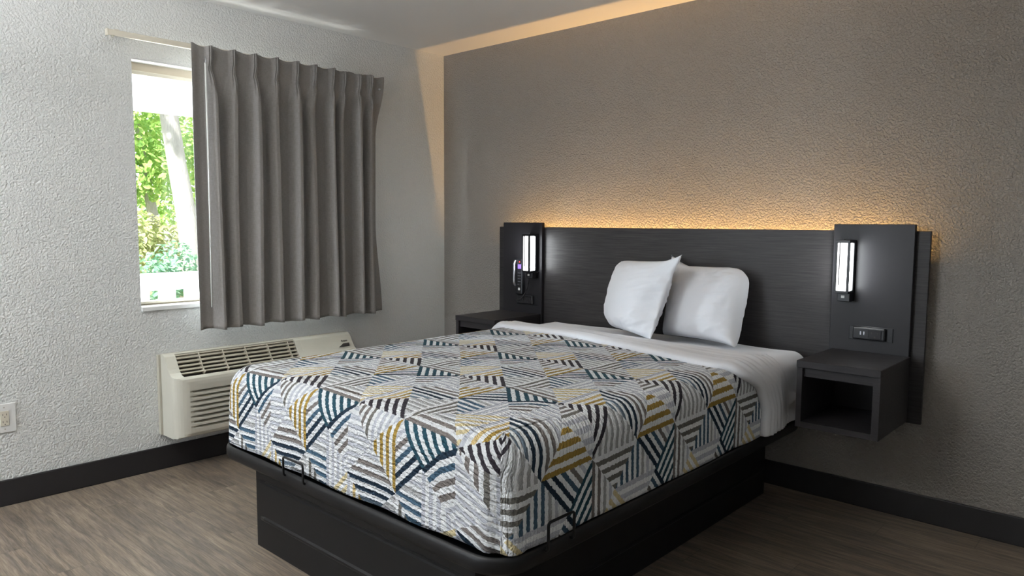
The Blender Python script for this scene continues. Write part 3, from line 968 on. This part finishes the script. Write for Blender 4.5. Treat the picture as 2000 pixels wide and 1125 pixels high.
def ac_loops():
    out = []
    r = .085
    ys = []
    for k in range(9): ys.append((AY0 + r * (1 - math.cos(PI / 2 * k / 8)), 0, 0))
    # right end
    st = [(GY0, 0, 0), (GY0 + .0015, 1, 0), (SY0 - .03, 1, 0), (SY0 - .005, 1, .55), (SY0 + .03, 1, 1), (GY1 - .0015, 1, 1), (GY1, 0, 1), (SY1 - .03, 0, 1), (SY1, 0, 0)]
    st.sort(key=lambda a: a[0])
    allst = ys + [s for s in st if s[0] > ys[-1][0]] + []
    early = [s for s in st if s[0] <= ys[-1][0]]
    allst = sorted(ys + st, key=lambda a: a[0])
    res = []
    for y, g_, s_ in allst:
        if y > GY0 + .001 and y < GY1 - .001: g_ = 1
        s_ = sm(SY0 - .03, SY0 + .03, y) * (1 - sm(SY1 - .03, SY1, y))
        res.append((y, g_, s_))
    for k in range(8, -1, -1): res.append((AY1 - r * (1 - math.cos(PI / 2 * k / 8)), 0, 0))
    for y, g_, s_ in res:
        d = min(y - AY0, AY1 - y)
        xm = .2 if d >= r else .2 - r * .62 + r * .62 * math.sqrt(max(0, 1 - (1 - d / r) ** 2))
        out.append([(min(x, xm) if x > .1 else x, y, z) for x, z in ac_prof(g_, s_)])
    return out
bm = bmesh.new()
lps = ac_loops()
rs = [[bm.verts.new(p) for p in lp] for lp in lps]
for A, B in zip(rs, rs[1:]):
    for k in range(len(A) - 1):
        try: bm.faces.new((A[k], A[k + 1], B[k + 1], B[k]))
        except ValueError: pass
bm.faces.new(rs[0]); bm.faces.new(rs[-1][::-1])
bmesh.ops.recalc_face_normals(bm, faces=list(bm.faces))
o = obj('housing', bm, M_PTAC, ac)
for p in o.data.polygons: p.use_smooth = False
# louvred grille across the slope
bm = bmesh.new()
sl = [(.060, .606), (.073, .598), (.086, .580), (.100, .558), (.114, .538), (.130, .520), (.148, .508)]
def slope_pt(t):
    k = t * (len(sl) - 1); i = min(int(k), len(sl) - 2); f = k - i
    return lerp(sl[i][0], sl[i + 1][0], f), lerp(sl[i][1], sl[i + 1][1], f)
for k in range(6):
    t_ = .10 + k * .155
    (xa, za), (xb, zb_) = slope_pt(t_ - .035), slope_pt(min(.99, t_ + .035))
    v = [(xa - .003, za - .003), (xb - .003, zb_ - .003), (xb - .020, zb_ - .012), (xa - .020, za - .012)]
    A = [bm.verts.new((a, GY0 + .002, b2)) for a, b2 in v]; B = [bm.verts.new((a, GY1 - .002, b2)) for a, b2 in v]
    for i in range(4): bm.faces.new((A[i], A[(i + 1) % 4], B[(i + 1) % 4], B[i]))
bmesh.ops.recalc_face_normals(bm, faces=list(bm.faces))
obj('louvers', bm, M_LOUV, ac)
for yd in (-1.808, -1.677, -1.55, -1.416, -1.29):
    bm = bmesh.new()
    for t0, t1 in zip([i / 10 for i in range(10)], [i / 10 for i in range(1, 11)]):
        (xa, za), (xb, zb2) = slope_pt(.04 + t0 * .93), slope_pt(.04 + t1 * .93)
        vs = []
        for yy in (yd - .003, yd + .003):
            vs.append([bm.verts.new((xa - .001, yy, za - .001)), bm.verts.new((xb - .001, yy, zb2 - .001)), bm.verts.new((xb - .02, yy, zb2 - .02)), bm.verts.new((xa - .02, yy, za - .02))])
        for i in range(4): bm.faces.new((vs[0][i], vs[0][(i + 1) % 4], vs[1][(i + 1) % 4], vs[1][i]))
        bm.faces.new(vs[0][::-1]); bm.faces.new(vs[1])
    obj('grille_divider', bm, M_LOUV, ac)
bm = bmesh.new()
A = []
for t in [i / 8 for i in range(9)]:
    x, z = slope_pt(t * .98 + .01)
    A.append((bm.verts.new((x - .0185, GY0 + .003, z - .0185)), bm.verts.new((x - .0185, GY1 - .003, z - .0185))))
for a, b2 in zip(A, A[1:]): bm.faces.new((a[0], a[1], b2[1], b2[0]))
obj('grille_cavity', bm, M_DARK, ac)
# control lid and recessed grip
bm = bmesh.new()
A = []
for t in [i / 10 for i in range(11)]:
    x, z = slope_pt(.02 + t * .9)
    A.append((bm.verts.new((x + .0012, GY1 + .035, z + .0012)), bm.verts.new((x + .0012, AY1 - .012, z + .0012))))
for a, b2 in zip(A, A[1:]): bm.faces.new((a[0], a[1], b2[1], b2[0]))
o = lid_ = obj('control_lid', bm, M_PTAC, ac)
md = o.modifiers.new('thick', 'SOLIDIFY'); md.thickness = .003; md.offset = 1
xg, zg = slope_pt(.60)
xh, zh = slope_pt(.76)
bm = bmesh.new()
v = [bm.verts.new(p) for p in ((xg + .005, -.935, zg + .005), (xg + .005, -.893, zg + .005), (xh + .005, -.900, zh + .006), (xh + .005, -.975, zh + .006))]
bm.faces.new(v)
o = obj('lid_grip', bm, M_INK, lid_)
md = o.modifiers.new('thick', 'SOLIDIFY'); md.thickness = .002; md.offset = 0
# maker's mark
cu = bpy.data.curves.new('mark', 'FONT'); cu.body = 'Amana'; cu.size = .0165; cu.extrude = .0006; cu.align_x = 'CENTER'
tmp = bpy.data.objects.new('mark', cu); C.objects.link(tmp)
bpy.context.view_layer.update()
me = bpy.data.meshes.new_from_object(tmp.evaluated_get(bpy.context.evaluated_depsgraph_get()))
C.objects.unlink(tmp); bpy.data.objects.remove(tmp)
me.materials.clear(); me.materials.append(M_INK)
mk = bpy.data.objects.new('printed_mark', me); C.objects.link(mk); mk.parent = ac
x1_, z1_ = slope_pt(.40); x2_, z2_ = slope_pt(.50)
dn = Vector((x2_ - x1_, 0, z2_ - z1_)).normalized()
ex = Vector((0, 1, 0)); ey = -dn; ez = ex.cross(ey)
mk.matrix_local = Matrix.Translation(Vector((x2_, -.922, z2_)) + ez * .0055 - ac.location) @ Matrix((ex, ey, ez)).transposed().to_4x4()

# ------------------------------------------------------------------ curtain and rod
rod = thing('curtain_rod', 'ivory traverse curtain rod on the wall above the window', 'curtain rod', (.06, -1.35, 2.18))
bm = bmesh.new(); box(bm, .060, .075, -2.185, -.62, 2.165, 2.193, bev=.004); box(bm, .050, .060, -2.183, -.62, 2.170, 2.190)
obj('rail', bm, M_IVORY, rod)
obj('end_cap', bx(.048, .078, -2.192, -2.184, 2.162, 2.195, bev=.003), M_IVORY, rod)
obj('bracket', bx(.0005, .055, -2.15, -2.13, 2.185, 2.2), M_IVORY, rod)
obj('bracket', bx(.0005, .055, -.70, -.68, 2.175, 2.2), M_IVORY, rod)
bm = bmesh.new(); tube(bm, [(.066, -2.165, 2.1645), (.066, -2.165, 2.158)], .006, 10)
obj('cord_guide', bm, M_SLEEVE, rod)

PL = [-1.713, -1.586, -1.465, -1.338, -1.209, -1.093, -.972, -.894, -.783, -.696]
RIGHTS = [-1.676, -1.571, -1.452, -1.33, -1.198, -1.104, -.966, -.907, -.783, -.690]
def curtain_bm():
    bm = bmesh.new(); uvl = bm.loops.layers.uv.new('UVMap')
    yL, yR = -1.808, -.60
    zT, zB = 2.195, .722
    NS, NZ = 520, 70
    pos = [[None] * (NS + 1) for _ in range(NZ + 1)]
    for j in range(NZ + 1):
        v = j / NZ
        z = lerp(zT, zB, v ** 1.0)
        # below the header the pleats open into folds
        op = sm(2.085, 1.90, z)
        neck = math.exp(-((z - 2.075) / .03) ** 2)
        for i in range(NS + 1):
            u = i / NS
            y = lerp(yL, yR + (-.06 * sm(2.19, 1.8, z) + .045 * sm(1.3, .72, z)), u)
            x = .088
            dyy = 0
            hz_ = 0
            for k, pc in enumerate(PL):
                c = lerp(pc, RIGHTS[k] - .030 + .006 * math.sin(k * 2.3 + z * 2), op)
                prevc = PL[k - 1] if k else yL
                gap = min(abs(pc - prevc), (PL[k + 1] - pc) if k < 9 else .1, .13)
                wN = .0155
                wO = gap * .34
                w = lerp(wN, wO, op)
                d = (y - c) / w
                if abs(d) < 2.2:
                    # top: triple fingers; lower: fold leaning right with a crisp right edge
                    tip = math.exp(-d ** 4)
                    fing = tip * (.030 + .006 * math.cos(d * 3 * PI)) * (1 - .5 * neck)
                    m_ = y - c
                    wd = gap / .115
                    ff = sm(-.040 * wd, -.004 * wd, m_) ** .8 * (1 - sm(.012 * wd, .020 * wd, m_))
                    fold = ff * (.064 + .008 * math.sin(k * 3.1 + z * 1.2))
                    x += lerp(fing, fold, op)
            x += .006 * math.sin(z * 3 + y * 7) * op
            # free left leading edge hangs a little forward
            x += .014 * sm(-1.76, -1.808, y)
            # top hem droops between the hooks
            if j == 0: pass
            zz = z + (-.010 * (.5 - .5 * math.cos(2 * PI * u * 10)) * (1 - v) ** 8) + .004 * math.sin(u * 40) * v ** 6
            x += .02 * sm(.95, 1.0, u) * (1 - op)
            pos[j][i] = (bm.verts.new((x, y, zz)), u, z)
    for j in range(NZ):
        for i in range(NS):
            a, b2, c, d = pos[j][i], pos[j + 1][i], pos[j + 1][i + 1], pos[j][i + 1]
            f = bm.faces.new((a[0], b2[0], c[0], d[0]))
            for lpx, q in zip(f.loops, (a, b2, c, d)): lpx[uvl].uv = (q[1] * 2.2, q[2])
    return bm
cur = thing('curtain', 'grey pinch-pleated curtain drawn over the right part of the window', 'curtain', (.09, -1.2, .722))
o = obj('drape', curtain_bm(), M_CURT, cur, True)
md = o.modifiers.new('thick', 'SOLIDIFY'); md.thickness = .003; md.offset = -1
bm = bmesh.new(); tube(bm, [(.138, -1.754, 2.095), (.146, -1.757, 1.5), (.150, -1.764, .845)], .0048, 10)
pw_ = obj('pull_wand', bm, M_WHITE, cur, True)
bm = bmesh.new(); tube(bm, [(.135, -1.754, 2.125), (.140, -1.752, 2.105), (.140, -1.754, 2.09)], .003, 8)
obj('wand_hook', bm, M_CHROME, pw_, True)
bm = bmesh.new(); tube(bm, [(.118, -.648, 2.112), (.128, -.65, 2.112)], .006, 10)
obj('end_pin', bm, M_CHROME, cur, True)

# ------------------------------------------------------------------ added fill fixtures, out of view
cl = thing('added_fill_uplighter', 'white uplighter added unseen behind the viewer as fill light', 'lamp', (1.6, -3.6, 0))
bm = bmesh.new(); tube(bm, [(1.6, -3.6, .0), (1.6, -3.6, .02)], .14, 24)
obj('base', bm, M_WHITE, cl)
bm = bmesh.new(); tube(bm, [(1.6, -3.6, .02), (1.6, -3.6, 1.88)], .012, 10)
obj('pole', bm, M_WHITE, cl)
bm = bmesh.new()
lp = []
for r_, z in ((.03, 1.86), (.14, 1.88), (.22, 1.93), (.225, 1.93), (.21, 1.94)):
    lp.append([(1.6 + r_ * math.cos(a * PI / 16), -3.6 + r_ * math.sin(a * PI / 16), z) for a in range(32)])
loft(bm, lp)
obj('bowl', bm, M_WHITE, cl)

cl = thing('added_fill_downlight', 'flush white ceiling fixture added unseen behind the viewer as fill light', 'lamp', (.5, -4.4, H))  # added housing for the downward fill, never in view
bm = bmesh.new()
lp = []
for r_, z in ((.19, H - .0005), (.19, H - .04), (.17, H - .05)):
    lp.append([(.5 + r_ * math.cos(a * PI / 16), -4.4 + r_ * math.sin(a * PI / 16), z) for a in range(32)])
loft(bm, lp)
obj('fill_pan', bm, M_WHITE, cl)

def area(name, loc, target, sx, sy, power, color, shape='RECTANGLE'):
    l = bpy.data.lights.new(name, 'AREA'); l.shape = shape; l.size = sx; l.size_y = sy
    l.energy = power; l.color = color
    o = bpy.data.objects.new(name, l); C.objects.link(o); o.location = loc
    d = Vector(target) - Vector(loc)
    o.rotation_euler = d.to_track_quat('-Z', 'Y').to_euler()
    return o
area('lamp_fill_up', (1.6, -3.6, 1.95), (1.6, -3.6, 3), .4, .4, 88, (.97, .985, 1), 'DISK')  # added fill, bounced off the ceiling to brighten the room
area('lamp_fill_down', (.5, -4.4, H - .07), (.5, -4.4, 0), .3, .3, 7, (1, .99, .985), 'DISK')  # added fill from above on the left side
area('lamp_daylight', (-.75, -2.95, 1.75), (2.0, -.4, .9), .9, 1.3, 560, (.78, .89, 1))
area('lamp_bounce', (-.62, -1.85, .02), (-.25, -1.85, 2.4), .5, 1.3, 150, (1, .99, .97))
led = area('lamp_led', (1.845, -.020, 1.14), (1.845, .9, 1.85), 2.28, .010, 42, (1, .57, .18))
area('lamp_fill_front', (.75, YF + .05, 1.45), (.75, 0, 1.35), 1.0, 1.5, 54, (.80, .90, 1))  # added cool fill from the front wall, no real window there
sun = bpy.data.lights.new('lamp_sun', 'SUN'); sun.energy = 16; sun.angle = .02; sun.color = (1, .96, .88)
so = bpy.data.objects.new('lamp_sun', sun); C.objects.link(so)
so.rotation_euler = Vector((-.35, .55, -.8)).to_track_quat('-Z', 'Y').to_euler()

w = bpy.data.worlds.new('sky'); S.world = w; w.use_nodes = True
bg = w.node_tree.nodes['Background']
bg.inputs[0].default_value = (.93, .97, 1, 1); bg.inputs[1].default_value = 1.6

# ------------------------------------------------------------------ camera
yaw, pit, rol = -0.74314, -0.0892913, 0.0053504
cx, cy, cz, fpx = 3.86448, -3.49312, 1.29248, 1425.66
fwd = Vector((math.cos(pit) * math.sin(yaw), math.cos(pit) * math.cos(yaw), math.sin(pit)))
rt = Vector((math.cos(yaw), -math.sin(yaw), 0)); up = rt.cross(fwd)
r2 = rt * math.cos(rol) + up * math.sin(rol); u2 = -rt * math.sin(rol) + up * math.cos(rol)
cam = bpy.data.cameras.new('camera'); co = bpy.data.objects.new('camera', cam); C.objects.link(co)
mw = Matrix((r2, u2, -fwd)).transposed().to_4x4(); mw.translation = (cx, cy, cz)
co.matrix_world = mw
cam.sensor_fit = 'HORIZONTAL'; cam.sensor_width = 36; cam.lens = fpx / 2000 * 36
cam.clip_start = .05
S.camera = co
S.view_settings.view_transform = 'Standard'; S.view_settings.look = 'None'
S.view_settings.exposure = 0; S.view_settings.gamma = 1
S.view_settings.use_curve_mapping = False
